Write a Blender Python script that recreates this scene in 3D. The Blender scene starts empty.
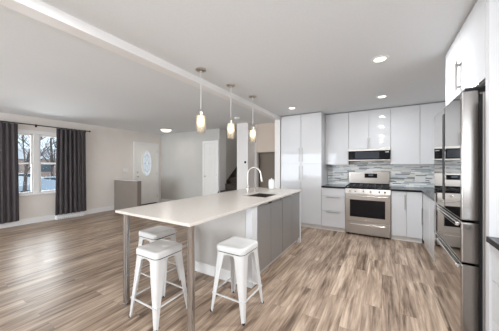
import bpy, bmesh, math, random
from mathutils import Vector, Matrix
PI = math.pi
R = math.radians
S = bpy.context.scene
COL = S.collection

# ------------------------------------------------------------------ camera
CAMH = 1.345
F_PX = 223.3
cam_d = bpy.data.cameras.new('camera')
cam_d.sensor_fit = 'HORIZONTAL'
cam_d.sensor_width = 36.0
cam_d.lens = F_PX / 499.0 * 36.0
cam_d.clip_start = 0.05
cam_d.clip_end = 300
cam = bpy.data.objects.new('camera', cam_d)
COL.objects.link(cam)
cam.location = (0, 0, CAMH)
cam.rotation_euler = (R(90), 0, R(30.63))
S.camera = cam

# ------------------------------------------------------------------ world, lights, exposure
S.view_settings.view_transform = 'Standard'
S.view_settings.look = 'None'
S.view_settings.exposure = 0.04
S.view_settings.gamma = 1.0
S.view_settings.use_curve_mapping = False
S.cycles.use_denoising = True
S.cycles.max_bounces = 10
S.cycles.diffuse_bounces = 6
S.cycles.glossy_bounces = 6
S.cycles.sample_clamp_indirect = 6.0

W = bpy.data.worlds.new('sky')
S.world = W
W.use_nodes = True
bg = W.node_tree.nodes['Background']
bg.inputs['Color'].default_value = (0.80, 0.90, 1.0, 1)
bg.inputs['Strength'].default_value = 1.6

def area_light(name, loc, rot, sx, sy, watts, col):
    l = bpy.data.lights.new(name, 'AREA')
    l.shape = 'RECTANGLE'; l.size = sx; l.size_y = sy
    l.energy = watts; l.color = col
    o = bpy.data.objects.new(name, l); COL.objects.link(o)
    o.location = loc; o.rotation_euler = rot
    return o
# added ceiling fill light, tilted up, at assumed glazing behind the camera
area_light('rear_fill_light', (-4.7, -5.40, 1.25), (R(123), 0, 0), 4.1, 2.2, 430, (0.85, 0.93, 1.0))
# added light through an assumed, unseen window right of the camera
area_light('assumed_side_window_light', (1.19, -.9, 1.55), (R(100), 0, R(90)), 2.4, 1.2, 52, (0.88, 0.94, 1.0))
# daylight through the left window
area_light('left_window_daylight', (-7.11, 2.02, 1.37), (R(90), 0, R(-90)), 0.8, 1.3, 42, (0.95, 0.97, 1.0))

def can_lamp(loc, watts, col=(0.93, 0.965, 1.0)):
    l = bpy.data.lights.new('can_lamp', 'AREA')
    l.shape = 'DISK'; l.size = .11; l.energy = watts; l.color = col
    o = bpy.data.objects.new('can_lamp', l); COL.objects.link(o)
    o.location = loc
CANS = [(-0.016, 2.756), (0.004, 4.27), (-1.525, 4.22), (-1.62, 0.55), (0.0, 0.4), (0.0, -1.8), (-1.6, -1.8)]  # entries above and behind the camera are added, unseen, to light the room
CEIL = 2.48
for (x, y) in CANS:
    can_lamp((x, y, CEIL - 0.012), (2.2 if x < -1 else 10) if y > 4 else 36 if x > -.5 and y > 2 else 24 if x > -.5 else 5)

# ------------------------------------------------------------------ material helpers
def mat(name, col, rough=0.5, metal=0.0, coat=0.0, coat_rough=0.05, spec=0.5, ior=1.45):
    m = bpy.data.materials.new(name); m.use_nodes = True
    p = m.node_tree.nodes['Principled BSDF']
    p.inputs['Base Color'].default_value = (*col, 1)
    p.inputs['Roughness'].default_value = rough
    p.inputs['Metallic'].default_value = metal
    p.inputs['Coat Weight'].default_value = coat
    p.inputs['Coat Roughness'].default_value = coat_rough
    p.inputs['Specular IOR Level'].default_value = spec
    p.inputs['IOR'].default_value = ior
    return m
def nt(m):
    t = m.node_tree
    return t, t.nodes['Principled BSDF'], (lambda ty: t.nodes.new(ty)), t.links.new
def noise_tint(m, c1, c2, scale=(8, 8, 8), detail=4, bump=0.0, lo=0.35, hi=0.65, rough=None, bump_dist=0.01):
    t, p, N, L = nt(m)
    tc = N('ShaderNodeTexCoord'); mp = N('ShaderNodeMapping'); mp.inputs['Scale'].default_value = scale
    L(tc.outputs['Object'], mp.inputs['Vector'])
    n = N('ShaderNodeTexNoise'); n.inputs['Scale'].default_value = 1; n.inputs['Detail'].default_value = detail
    L(mp.outputs['Vector'], n.inputs['Vector'])
    r = N('ShaderNodeValToRGB'); r.color_ramp.elements[0].position = lo; r.color_ramp.elements[1].position = hi
    r.color_ramp.elements[0].color = (*c1, 1); r.color_ramp.elements[1].color = (*c2, 1)
    L(n.outputs['Fac'], r.inputs['Fac']); L(r.outputs['Color'], p.inputs['Base Color'])
    if bump:
        b = N('ShaderNodeBump'); b.inputs['Strength'].default_value = bump; b.inputs['Distance'].default_value = bump_dist
        L(n.outputs['Fac'], b.inputs['Height']); L(b.outputs['Normal'], p.inputs['Normal'])
    return m

# ------------------------------------------------------------------ materials
M = {}
M['wall'] = noise_tint(mat('painted_wall', (.6, .55, .5), .75), (.77, .72, .675), (.79, .74, .695), (3, 3, 3), bump=0.05)
M['wall_end'] = noise_tint(mat('painted_end_wall', (.58, .54, .5), .55), (.54, .525, .495), (.56, .545, .515), (3, 3, 3), bump=0.05)
M['wall_white'] = mat('white_painted_wall', (.78, .75, .73), .6)
M['taupe'] = noise_tint(mat('taupe_half_wall', (.3, .25, .2), .7), (.235, .20, .17), (.25, .212, .18), (4, 4, 4))  # half wall tone, darker than the walls beside it
M['ceiling'] = noise_tint(mat('ceiling_paint', (.78, .77, .77), .85), (.775, .795, .81), (.795, .815, .83), (60, 60, 60), bump=0.05)
M['trim'] = mat('white_trim', (.86, .85, .84), .4)
M['door'] = mat('door_paint', (.86, .845, .815), .4)
M['cab'] = mat('white_gloss_lacquer', (.63, .628, .635), .06, coat=0.0, spec=.28)
M['carcass'] = mat('cabinet_carcass', (.70, .69, .68), .5)
M['toe'] = mat('toe_kick_white', (.72, .69, .66), .35)
M['nickel'] = mat('brushed_nickel', (.62, .58, .54), .28, 1.0)
M['handle'] = mat('grey_handle_metal', (.36, .34, .32), .35, 1.0)
M['chrome'] = mat('polished_chrome', (.78, .77, .76), .1, 1.0)
M['black_gap'] = mat('black_gasket', (.012, .012, .013), .5)
M['black_gloss'] = mat('black_glass', (.008, .008, .010), .08, spec=.25)
M['grey_glass'] = mat('dark_window_glass', (.045, .05, .06), .12, spec=.25)
M['cast_iron'] = mat('cast_iron', (.02, .02, .022), .45)
M['granite'] = noise_tint(mat('black_granite', (.012, .012, .014), .15, spec=.2), (.008, .008, .010), (.03, .03, .034), (180, 180, 180))
M['quartz'] = noise_tint(mat('white_quartz', (.8, .75, .7), .25), (.595, .545, .495), (.62, .57, .515), (40, 40, 40))
M['rubber'] = mat('black_rubber', (.015, .015, .015), .6)
M['white_metal'] = mat('white_powder_coat', (.63, .62, .605), .25, coat=0.4)
M['plastic'] = mat('white_plastic', (.82, .81, .79), .4)
M['rod'] = mat('dark_bronze', (.02, .017, .015), .4, .6)
M['pane'] = None

def steel(name, col, rough, stretch):
    m = mat(name, col, rough, 1.0)
    t, p, N, L = nt(m)
    tc = N('ShaderNodeTexCoord'); mp = N('ShaderNodeMapping'); mp.inputs['Scale'].default_value = stretch
    L(tc.outputs['Object'], mp.inputs['Vector'])
    n = N('ShaderNodeTexNoise'); n.inputs['Scale'].default_value = 1; n.inputs['Detail'].default_value = 3
    L(mp.outputs['Vector'], n.inputs['Vector'])
    r = N('ShaderNodeMapRange'); r.inputs['To Min'].default_value = rough * 0.8; r.inputs['To Max'].default_value = rough * 1.25
    L(n.outputs['Fac'], r.inputs['Value']); L(r.outputs['Result'], p.inputs['Roughness'])
    return m
M['steel'] = steel('brushed_stainless', (.47, .44, .41), .30, (3, 3, 300))
M['fridge'] = steel('mirror_stainless', (.47, .45, .435), .03, (200, 200, 2))
M['fridge_side_dim'] = steel('dimmed_door_edge', (.33, .31, .295), .22, (200, 200, 2))  # same steel as the door fronts, darkened to imitate dim reflections
M['grey_door'] = steel('grey_metallic_door', (.40, .395, .39), .34, (200, 200, 2)); M['grey_door'].node_tree.nodes['Principled BSDF'].inputs['Metallic'].default_value = .7
M['leg_steel'] = steel('brushed_leg_steel', (.47, .47, .475), .09, (200, 200, 3))

def glass_pane():
    m = bpy.data.materials.new('window_glass'); m.use_nodes = True
    t = m.node_tree; N = lambda ty: t.nodes.new(ty)
    t.nodes.remove(t.nodes['Principled BSDF'])
    tr = N('ShaderNodeBsdfTransparent'); tr.inputs['Color'].default_value = (.96, .98, .98, 1)
    gl = N('ShaderNodeBsdfGlossy'); gl.inputs['Roughness'].default_value = 0.02
    fr = N('ShaderNodeFresnel'); fr.inputs['IOR'].default_value = 1.45
    mx = N('ShaderNodeMixShader'); L = t.links.new
    L(fr.outputs['Fac'], mx.inputs['Fac']); L(tr.outputs['BSDF'], mx.inputs[1]); L(gl.outputs['BSDF'], mx.inputs[2])
    L(mx.outputs['Shader'], t.nodes['Material Output'].inputs['Surface'])
    return m
M['pane'] = glass_pane()

def seeded_glass():
    m = bpy.data.materials.new('seeded_glass'); m.use_nodes = True
    t = m.node_tree; N = lambda ty: t.nodes.new(ty); L = t.links.new
    t.nodes.remove(t.nodes['Principled BSDF'])
    tr = N('ShaderNodeBsdfTransparent'); tr.inputs['Color'].default_value = (1, .98, .94, 1)
    tl = N('ShaderNodeBsdfTranslucent'); tl.inputs['Color'].default_value = (1, .95, .86, 1)
    gl = N('ShaderNodeBsdfGlossy'); gl.inputs['Roughness'].default_value = 0.08
    tc = N('ShaderNodeTexCoord'); v = N('ShaderNodeTexVoronoi'); v.inputs['Scale'].default_value = 70
    L(tc.outputs['Object'], v.inputs['Vector'])
    mr = N('ShaderNodeMapRange'); mr.inputs['From Max'].default_value = .6; mr.inputs['To Min'].default_value = .9; mr.inputs['To Max'].default_value = .5
    L(v.outputs['Distance'], mr.inputs['Value'])
    m1 = N('ShaderNodeMixShader'); L(mr.outputs['Result'], m1.inputs['Fac']); L(tr.outputs['BSDF'], m1.inputs[1]); L(tl.outputs['BSDF'], m1.inputs[2])
    lw = N('ShaderNodeLayerWeight'); lw.inputs['Blend'].default_value = .3
    m2 = N('ShaderNodeMixShader'); L(lw.outputs['Fresnel'], m2.inputs['Fac']); L(m1.outputs['Shader'], m2.inputs[1]); L(gl.outputs['BSDF'], m2.inputs[2])
    L(m2.outputs['Shader'], t.nodes['Material Output'].inputs['Surface'])
    return m
M['seeded'] = seeded_glass()

def emit(name, col, s):
    m = bpy.data.materials.new(name); m.use_nodes = True
    t = m.node_tree; t.nodes.remove(t.nodes['Principled BSDF'])
    e = t.nodes.new('ShaderNodeEmission'); e.inputs['Color'].default_value = (*col, 1); e.inputs['Strength'].default_value = s
    t.links.new(e.outputs['Emission'], t.nodes['Material Output'].inputs['Surface'])
    return m
M['bulb'] = emit('lit_bulb', (1.0, .84, .60), 7)
M['can_glow'] = emit('lit_can_diffuser', (1.0, .93, .82), 5)
M['dome_glow'] = emit('lit_frosted_dome', (1.0, .95, .86), 1.3)
M['oval_glow'] = emit('daylit_frosted_glass', (.80, .88, .95), .75)

def floor_mat():
    m = mat('wood_plank_floor', (.4, .3, .2), .40, coat=0.15, coat_rough=0.28, spec=.4)
    t, p, N, L = nt(m)
    tc = N('ShaderNodeTexCoord')
    sep = N('ShaderNodeSeparateXYZ'); L(tc.outputs['Object'], sep.inputs[0])
    cmb = N('ShaderNodeCombineXYZ'); L(sep.outputs['Y'], cmb.inputs['X']); L(sep.outputs['X'], cmb.inputs['Y'])
    br = N('ShaderNodeTexBrick'); br.inputs['Scale'].default_value = 1
    br.inputs['Brick Width'].default_value = 1.22; br.inputs['Row Height'].default_value = .155
    br.inputs['Mortar Size'].default_value = .0016; br.inputs['Mortar Smooth'].default_value = .2; br.inputs['Bias'].default_value = 0
    br.offset = .37; br.offset_frequency = 2
    br.inputs['Color1'].default_value = (0, 0, 0, 1); br.inputs['Color2'].default_value = (1, 1, 1, 1); br.inputs['Mortar'].default_value = (.5, .5, .5, 1)
    L(cmb.outputs[0], br.inputs['Vector'])
    # per plank offset for the grain
    add = N('ShaderNodeVectorMath'); add.operation = 'ADD'
    sc = N('ShaderNodeVectorMath'); sc.operation = 'SCALE'; sc.inputs['Scale'].default_value = 17.0
    L(br.outputs['Color'], sc.inputs[0]); L(cmb.outputs[0], add.inputs[0]); L(sc.outputs[0], add.inputs[1])
    mp = N('ShaderNodeMapping'); mp.inputs['Scale'].default_value = (1.15, 11, 1); L(add.outputs[0], mp.inputs['Vector'])
    n1 = N('ShaderNodeTexNoise'); n1.inputs['Scale'].default_value = 1; n1.inputs['Detail'].default_value = 6; n1.inputs['Roughness'].default_value = .62; n1.inputs['Distortion'].default_value = .9
    L(mp.outputs[0], n1.inputs['Vector'])
    mp2 = N('ShaderNodeMapping'); mp2.inputs['Scale'].default_value = (3.5, 60, 1); L(add.outputs[0], mp2.inputs['Vector'])
    n2 = N('ShaderNodeTexNoise'); n2.inputs['Scale'].default_value = 1; n2.inputs['Detail'].default_value = 3
    L(mp2.outputs[0], n2.inputs['Vector'])
    a = N('ShaderNodeMath'); a.operation = 'MULTIPLY_ADD'; a.inputs[1].default_value = .36; L(n2.outputs['Fac'], a.inputs[0]); L(n1.outputs['Fac'], a.inputs[2])
    b = N('ShaderNodeMath'); b.operation = 'MULTIPLY_ADD'; b.inputs[1].default_value = .07; L(br.outputs['Color'], b.inputs[0]); L(a.outputs[0], b.inputs[2])
    r = N('ShaderNodeValToRGB'); cr = r.color_ramp
    cr.elements[0].position = .43; cr.elements[0].color = (.050, .030, .019, 1)
    cr.elements[1].position = .94; cr.elements[1].color = (.62, .485, .37, 1)
    for pos, c in ((.54, (.12, .078, .052)), (.635, (.235, .162, .112)), (.77, (.395, .29, .213))):
        e = cr.elements.new(pos); e.color = (*c, 1)
    L(b.outputs[0], r.inputs['Fac'])
    mx = N('ShaderNodeMix'); mx.data_type = 'RGBA'; mx.inputs['B'].default_value = (.10, .07, .05, 1)
    ms = N('ShaderNodeMath'); ms.operation = 'MULTIPLY'; ms.inputs[1].default_value = .35; L(br.outputs['Fac'], ms.inputs[0])
    L(ms.outputs[0], mx.inputs['Factor']); L(r.outputs['Color'], mx.inputs['A'])
    L(mx.outputs['Result'], p.inputs['Base Color'])
    bp = N('ShaderNodeBump'); bp.inputs['Strength'].default_value = .12; bp.inputs['Distance'].default_value = .002
    L(n2.outputs['Fac'], bp.inputs['Height']); L(bp.outputs['Normal'], p.inputs['Normal'])
    return m
M['floor'] = floor_mat()

def mosaic_mat():
    m = mat('strip_mosaic', (.5, .5, .5), .18)
    t, p, N, L = nt(m)
    tc = N('ShaderNodeTexCoord'); sep = N('ShaderNodeSeparateXYZ'); L(tc.outputs['Object'], sep.inputs[0])
    ad = N('ShaderNodeMath'); ad.operation = 'ADD'; L(sep.outputs['X'], ad.inputs[0]); L(sep.outputs['Y'], ad.inputs[1])
    cmb = N('ShaderNodeCombineXYZ'); L(ad.outputs[0], cmb.inputs['X']); L(sep.outputs['Z'], cmb.inputs['Y'])
    def MA(op, a, b_=None):
        n = N('ShaderNodeMath'); n.operation = op
        for i, v in enumerate((a, b_)):
            if v is None: continue
            if isinstance(v, (int, float)): n.inputs[i].default_value = v
            else: L(v, n.inputs[i])
        return n.outputs[0]
    def WN(v, w):
        n = N('ShaderNodeTexWhiteNoise'); n.noise_dimensions = '2D'
        c = N('ShaderNodeCombineXYZ'); L(v, c.inputs['X'])
        if w is not None: L(w, c.inputs['Y'])
        L(c.outputs[0], n.inputs['Vector']); return n.outputs['Value']
    rowf = MA('DIVIDE', sep.outputs['Z'], .019); row = MA('FLOOR', rowf)
    uf = MA('ADD', MA('DIVIDE', ad.outputs[0], MA('ADD', MA('MULTIPLY', WN(row, None), .12), .13)), MA('MULTIPLY', WN(row, None), 7.3))
    cell = WN(MA('FLOOR', uf), row)
    r = N('ShaderNodeValToRGB'); cr = r.color_ramp; cr.interpolation = 'CONSTANT'
    cr.elements[0].position = 0; cr.elements[0].color = (.86, .87, .86, 1)
    cr.elements[1].position = .20; cr.elements[1].color = (.48, .48, .47, 1)
    for pos, c in ((.34, (.64, .69, .71)), (.48, (.80, .77, .72)), (.62, (.24, .25, .26)), (.70, (.56, .62, .66)), (.82, (.93, .93, .91)), (.94, (.38, .36, .34))):
        e = cr.elements.new(pos); e.color = (*c, 1)
    L(cell, r.inputs['Fac'])
    fr_ = MA('FRACT', rowf); gr = MA('LESS_THAN', fr_, .07)
    mx = N('ShaderNodeMix'); mx.data_type = 'RGBA'; mx.inputs['B'].default_value = (.62, .61, .59, 1)
    L(gr, mx.inputs['Factor']); L(r.outputs['Color'], mx.inputs['A']); L(mx.outputs['Result'], p.inputs['Base Color'])
    return m
M['mosaic'] = mosaic_mat()

M['curtain'] = noise_tint(mat('dark_curtain_cloth', (.05, .04, .045), .55), (.042, .032, .037), (.062, .048, .053), (40, 40, 4))
M['curtain'].node_tree.nodes['Principled BSDF'].inputs['Sheen Weight'].default_value = .3
M['stair'] = noise_tint(mat('dark_stair_carpet', (.1, .08, .07), .8), (.040, .029, .022), (.075, .056, .043), (90, 90, 90))
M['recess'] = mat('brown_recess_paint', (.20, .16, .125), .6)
M['snow'] = noise_tint(mat('snow', (.8, .83, .88), .8), (.62, .66, .72), (.85, .88, .92), (.6, .6, .6))
M['bark'] = noise_tint(mat('bark', (.1, .08, .07), .9), (.07, .055, .05), (.14, .11, .10), (8, 8, 3))
M['brick'] = noise_tint(mat('far_house_wall', (.35, .25, .2), .9), (.30, .22, .18), (.40, .30, .25), (2, 2, 2))
M['roof'] = mat('far_house_roof', (.55, .56, .6), .9)
M['car_blue'] = mat('silver_blue_car_paint', (.38, .46, .55), .25, .3, coat=.8)
M['car_white'] = mat('pale_car_paint', (.62, .66, .70), .25, .1, coat=.8)
M['car_glass'] = mat('car_glass', (.06, .08, .10), .05)
M['tyre'] = mat('tyre', (.03, .03, .03), .8)
M['ceramic'] = mat('white_ceramic', (.82, .82, .80), .2)
M['sink'] = mat('dark_sink_steel', (.09, .075, .065), .35, .5)

# ------------------------------------------------------------------ mesh helpers
class MB:
    def __init__(s): s.b = bmesh.new(); s.bev = False
    def box(s, x0, x1, y0, y1, z0, z1, bev=0.0, seg=2):
        r = bmesh.ops.create_cube(s.b, size=1.0)
        vs = r['verts']
        for v in vs:
            v.co = Vector(((x0 + x1) / 2 + v.co.x * (x1 - x0), (y0 + y1) / 2 + v.co.y * (y1 - y0), (z0 + z1) / 2 + v.co.z * (z1 - z0)))
        if bev > 0:
            s.bev = True
            es = list({e for v in vs for e in v.link_edges})
            bmesh.ops.bevel(s.b, geom=es, offset=bev, segments=seg, profile=.5, affect='EDGES')
        return s
    def tube(s, pts, r, n=10, cap=True):
        pts = [Vector(p) for p in pts]
        rs = r if isinstance(r, (list, tuple)) else [r] * len(pts)
        rings = []; up = None
        for i, p in enumerate(pts):
            d = (pts[min(i + 1, len(pts) - 1)] - pts[max(i - 1, 0)]).normalized()
            if up is None:
                up = Vector((0, 0, 1)) if abs(d.z) < .9 else Vector((1, 0, 0))
            a = d.cross(up)
            if a.length < 1e-4: a = d.cross(Vector((0, 1, 0)))
            a.normalize(); b = a.cross(d).normalized(); up = b
            rings.append([s.b.verts.new(p + (a * math.cos(2 * PI * k / n) + b * math.sin(2 * PI * k / n)) * rs[i]) for k in range(n)])
        for i in range(len(rings) - 1):
            for k in range(n):
                s.b.faces.new((rings[i][k], rings[i][(k + 1) % n], rings[i + 1][(k + 1) % n], rings[i + 1][k]))
        if cap:
            s.b.faces.new(rings[0][::-1]); s.b.faces.new(rings[-1])
        return s
    def lathe(s, prof, c=(0, 0, 0), n=32, axis='z', closed=False):
        rings = []
        for (r, h) in prof:
            ring = []
            for k in range(n):
                a = 2 * PI * k / n
                x, y = r * math.cos(a), r * math.sin(a)
                co = (x, y, h) if axis == 'z' else ((x, h, y) if axis == 'y' else (h, x, y))
                ring.append(s.b.verts.new(Vector(c) + Vector(co)))
            rings.append(ring)
        m = len(rings)
        for i in range(m if closed else m - 1):
            A, B = rings[i], rings[(i + 1) % m]
            for k in range(n):
                s.b.faces.new((A[k], A[(k + 1) % n], B[(k + 1) % n], B[k]))
        if not closed:
            if prof[0][0] > 1e-6: s.b.faces.new(rings[0][::-1])
            if prof[-1][0] > 1e-6: s.b.faces.new(rings[-1])
        poles = [v for ring, (r, h) in zip(rings, prof) if r <= 1e-6 for v in ring]
        if poles: bmesh.ops.remove_doubles(s.b, verts=poles, dist=1e-6)
        return s
    def loft(s, rings, cap=True):
        R_ = [[s.b.verts.new(Vector(p)) for p in ring] for ring in rings]
        n = len(R_[0])
        for i in range(len(R_) - 1):
            for k in range(n):
                s.b.faces.new((R_[i][k], R_[i][(k + 1) % n], R_[i + 1][(k + 1) % n], R_[i + 1][k]))
        if cap:
            s.b.faces.new(R_[0][::-1]); s.b.faces.new(R_[-1])
        return s
    def prism(s, poly, a0, a1, axis='y'):
        def P(u, v, a): return (u, a, v) if axis == 'y' else ((a, u, v) if axis == 'x' else (u, v, a))
        return s.loft([[P(u, v, a0) for u, v in poly], [P(u, v, a1) for u, v in poly]])
    def grid(s, fn, nu, nv):
        V = [[s.b.verts.new(Vector(fn(i / nu, j / nv))) for j in range(nv + 1)] for i in range(nu + 1)]
        for i in range(nu):
            for j in range(nv):
                s.b.faces.new((V[i][j], V[i + 1][j], V[i + 1][j + 1], V[i][j + 1]))
        return s
    def build(s, name, m, parent=None, smooth=True, angle=35):
        b = s.b
        bmesh.ops.recalc_face_normals(b, faces=b.faces)
        me = bpy.data.meshes.new(name)
        if smooth:
            for f in b.faces: f.smooth = True
            for e in b.edges:
                if len(e.link_faces) != 2 or e.calc_face_angle(0) > R(angle): e.smooth = False
        b.to_mesh(me); b.free()
        if m: me.materials.append(m)
        o = bpy.data.objects.new(name, me); COL.objects.link(o)
        if parent: o.parent = parent
        if s.bev:
            w = o.modifiers.new('even_normals', 'WEIGHTED_NORMAL'); w.keep_sharp = True; w.weight = 100
        return o

def tag(o, label, cat, group=None):
    o['label'] = label; o['category'] = cat
    if group: o['group'] = group
    return o
def thing(name, label, cat, loc=(0, 0, 0), rz=0, group=None):
    o = bpy.data.objects.new(name, None); COL.objects.link(o)
    o.empty_display_size = .05
    o.location = loc; o.rotation_euler = (0, 0, rz)
    return tag(o, label, cat, group)
def struct(o):
    o['kind'] = 'structure'; return o
def kids(o): return [c for c in COL.objects if c.parent == o]
def dup(root, loc, rz, label, group=None):
    def cp(o, par):
        c = o.copy(); COL.objects.link(c)
        if par: c.parent = par
        for k in kids(o): cp(k, c)
        return c
    c = cp(root, None)
    c.location = loc; c.rotation_euler = (0, 0, rz); c['label'] = label
    if group: c['group'] = group
    return c
def rounded_rect(hx, hy, r, n=5):
    out = []
    for (cx, cy, a0) in ((hx - r, hy - r, 0), (-hx + r, hy - r, 90), (-hx + r, -hy + r, 180), (hx - r, -hy + r, 270)):
        for k in range(n + 1):
            a = R(a0 + 90 * k / n); out.append((cx + r * math.cos(a), cy + r * math.sin(a)))
    return out

# ------------------------------------------------------------------ room shell
XL, XR, YB, YF = -7.0, 1.22, 5.42, -5.5
b = MB(); b.box(XL - .15, XR + .15, YF - .15, 8.2, -.12, 0)
struct(b.build('floor', M['floor']))
b = MB(); b.box(XL - .15, XR + .15, YF - .15, 5.86, CEIL, CEIL + .12)
struct(b.build('ceiling', M['ceiling']))
# beam between living room and kitchen
b = MB(); b.box(-2.155, -2.02, YF, 4.80, 2.40, CEIL + .02, .004)
struct(b.build('trim_1', M['trim']))
# left wall with the window opening
WY0, WY1, WZ0, WZ1 = 1.60, 2.42, .70, 2.08
b = MB()
b.box(XL - .14, XL, YF - .15, WY0, 0, CEIL); b.box(XL - .14, XL, WY1, 5.56, 0, CEIL)
b.box(XL - .14, XL, WY0, WY1, 0, WZ0); b.box(XL - .14, XL, WY0, WY1, WZ1, CEIL)
struct(b.build('wall_left', M['wall']))
# far wall: living room part and kitchen part
b = MB(); b.box(XL, -4.30, YB, YB + .14, 0, CEIL); b.box(-4.34, -4.30, YB + .14, 8.0, 0, 4.2)
struct(b.build('wall_back', M['wall_end']))
b = MB(); b.box(-3.40, -3.05, 5.07, YB + .12, 0, CEIL); b.box(-3.40, -3.36, YB + .12, 8.0, 0, 4.2); b.box(-3.05, -2.985, YB, YB + .12, 0, CEIL)
struct(b.build('wall_stair', M['wall_white']))
b = MB(); b.box(-2.985, -2.155, YB, YB + .12, 1.71, CEIL)
struct(b.build('wall_header', mat('peach_wall', (.60, .50, .42), .6)))
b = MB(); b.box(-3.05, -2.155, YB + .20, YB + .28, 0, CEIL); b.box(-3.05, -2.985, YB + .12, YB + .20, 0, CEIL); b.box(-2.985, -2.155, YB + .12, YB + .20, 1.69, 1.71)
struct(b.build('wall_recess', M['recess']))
b = MB(); b.box(-2.155, -2.02, 4.80, YB + .28, 0, CEIL)
struct(b.build('wall_stub', M['wall_white']))
b = MB(); b.box(-2.02, XR, YB, YB + .14, 0, CEIL)
struct(b.build('wall_kitchen', M['wall_white']))
b = MB(); b.box(XR, XR + .14, .35, YB + .14, 0, CEIL); b.box(XR, XR + .14, YF - .15, -2.15, 0, CEIL)
b.box(XR, XR + .14, -2.15, .35, 0, .92); b.box(XR, XR + .14, -2.15, .35, 2.18, CEIL)
struct(b.build('wall_right', M['wall_white']))
b = MB(); b.box(-4.34, -3.36, 8.0, 8.1, 0, 4.2); b.box(-4.34, -3.36, 5.86, 8.1, 4.2, 4.3); b.box(-4.34, -3.36, 5.80, 5.86, CEIL + .12, 4.2)
struct(b.build('wall_stair_end', M['wall_end']))
# wall behind the camera, with unseen glazing added for the fill light
b = MB()
GX0, GX1 = -6.8, -2.6
b.box(XL, GX0, YF - .14, YF, 0, CEIL); b.box(GX1, XR, YF - .14, YF, 0, CEIL); b.box(GX0, GX1, YF - .14, YF, 2.32, CEIL)
struct(b.build('wall_front', M['wall']))
b = MB()
for k in range(5):
    x = GX0 + (GX1 - GX0) * k / 4
    b.box(x - .03, x + .03, YF - .12, YF - .10, .02, 2.32)
b.box(GX0, GX1, YF - .12, YF - .10, .0, .06); b.box(GX0, GX1, YF - .12, YF - .10, 2.26, 2.32)
struct(b.build('added_window_2', M['trim']))
b = MB()
for y in (-2.12, -.9, .32): b.box(XR + .06, XR + .12, y - .03, y + .03, .92, 2.18)
b.box(XR + .06, XR + .12, -2.15, .35, .92, .98); b.box(XR + .06, XR + .12, -2.15, .35, 2.12, 2.18)
struct(b.build('assumed_window_3', M['trim']))  # assumed unseen window, added for the light from the right
# baseboards
b = MB(); b.box(XL, XL + .015, YF, 4.34, 0, .13, .004)
struct(b.build('baseboard_left', M['trim']))
b = MB(); b.box(XL, -4.98, YB - .015, YB, 0, .13, .004)
struct(b.build('baseboard_back', M['trim']))
b = MB(); b.box(-3.42, -3.40, 5.06, YB, 0, .12); b.box(-3.42, -3.04, 5.055, 5.07, 0, .12)
struct(b.build('baseboard_stair', M['trim']))
# half wall by the entry
b = MB(); b.box(XL + .016, -5.83, 3.74, 3.86, 0, .91); o = struct(b.build('wall_entry', M['taupe']))
b = MB(); b.box(XL + .016, -5.82, 3.735, 3.865, .91, .918, .002); struct(b.build('trim_2', M['trim']))

# ------------------------------------------------------------------ living room window
win = bpy.data.objects.new('window_1', None); COL.objects.link(win); struct(win); win.location = (XL, 2.01, 0)
def lw(b_): return b_
y0, y1 = WY0 - 2.01, WY1 - 2.01
ym = (1.971 - 2.01)
b = MB()
b.box(-.02, .03, y0 - .07, y0, WZ0 - .02, WZ1 + .08, .004); b.box(-.02, .03, y1, y1 + .07, WZ0 - .02, WZ1 + .08, .004)
b.box(-.02, .03, y0, y1, WZ1, WZ1 + .08, .004)
b.build('window_casing', M['trim'], win)
b = MB(); b.box(-.10, .05, y0 - .09, y1 + .09, WZ0 - .045, WZ0, .006); b.build('window_sill', M['trim'], win)
b = MB(); b.box(-.10, .0, ym - .05, ym + .05, WZ0, WZ1, .004); b.build('mullion', M['trim'], win)
for (a0, a1) in ((y0, ym - .05), (ym + .05, y1)):
    for (z0, z1, xo) in ((WZ0, 1.42, -.05), (1.38, WZ1, -.085)):
        b = MB(); t = .035
        b.box(xo, xo + .03, a0, a0 + t, z0, z1); b.box(xo, xo + .03, a1 - t, a1, z0, z1)
        b.box(xo, xo + .03, a0 + t, a1 - t, z0, z0 + t); b.box(xo, xo + .03, a0 + t, a1 - t, z1 - t, z1)
        s_ = b.build('sash', M['trim'], win)
        b = MB(); b.box(xo + .012, xo + .016, a0 + t, a1 - t, z0 + t, z1 - t); b.build('pane', M['pane'], s_)

# curtains and rod
rod = thing('curtain_rod', 'dark bronze curtain rod with ball finial above the window', 'curtain rod', (XL + .10, 2.0, 2.28))
b = MB(); b.tube([(0, -1.25, 0), (0, 1.02, 0)], .011); b.build('rod', M['rod'], rod)
b = MB(); b.lathe([(0, -.022), (.014, -.018), (.022, 0), (.014, .018), (0, .022)], (0, 1.04, 0), 16); b.build('finial', M['rod'], rod)
for yy in (-1.12, -.04, .97):
    b = MB(); b.box(-.098, .0, yy - .008, yy + .008, -.01, .005); b.box(-.099, -.092, yy - .018, yy + .018, -.035, .03); b.build('bracket', M['rod'], rod)
def curtain(y0, y1, label, seed):
    rnd = random.Random(seed); W_ = y1 - y0; n = 7
    ph = [rnd.uniform(-.5, .5) for _ in range(8)]
    def f(u, v):
        z = .12 + v * (2.264 - .12)
        flare = 1 + .08 * (1 - v)
        y = (y0 + y1) / 2 + (u - .5) * W_ * flare
        a = 2 * PI * n * u + ph[0] + .5 * math.sin(3 * u + 2 * (1 - v) + ph[1])
        amp = .026 + .012 * math.sin(5 * u + ph[2])
        x = XL + .10 + amp * math.sin(a) + .010 * (1 - v) * math.sin(4 * u + ph[3])
        if v > .97: x = XL + .10 + (x - XL - .10) * .9
        return (x, y, z)
    b = MB(); b.grid(f, 120, 14)
    o = b.build('curtain', M['curtain'])
    md = o.modifiers.new('thick', 'SOLIDIFY'); md.thickness = .004
    return tag(o, label, 'curtain', 'dark curtains at the window')
curtain(1.00, 1.635, 'dark charcoal curtain panel at the left edge of the window', 1)
curtain(2.31, 2.94, 'dark charcoal curtain panel at the right of the window above the vent', 2)
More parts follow.
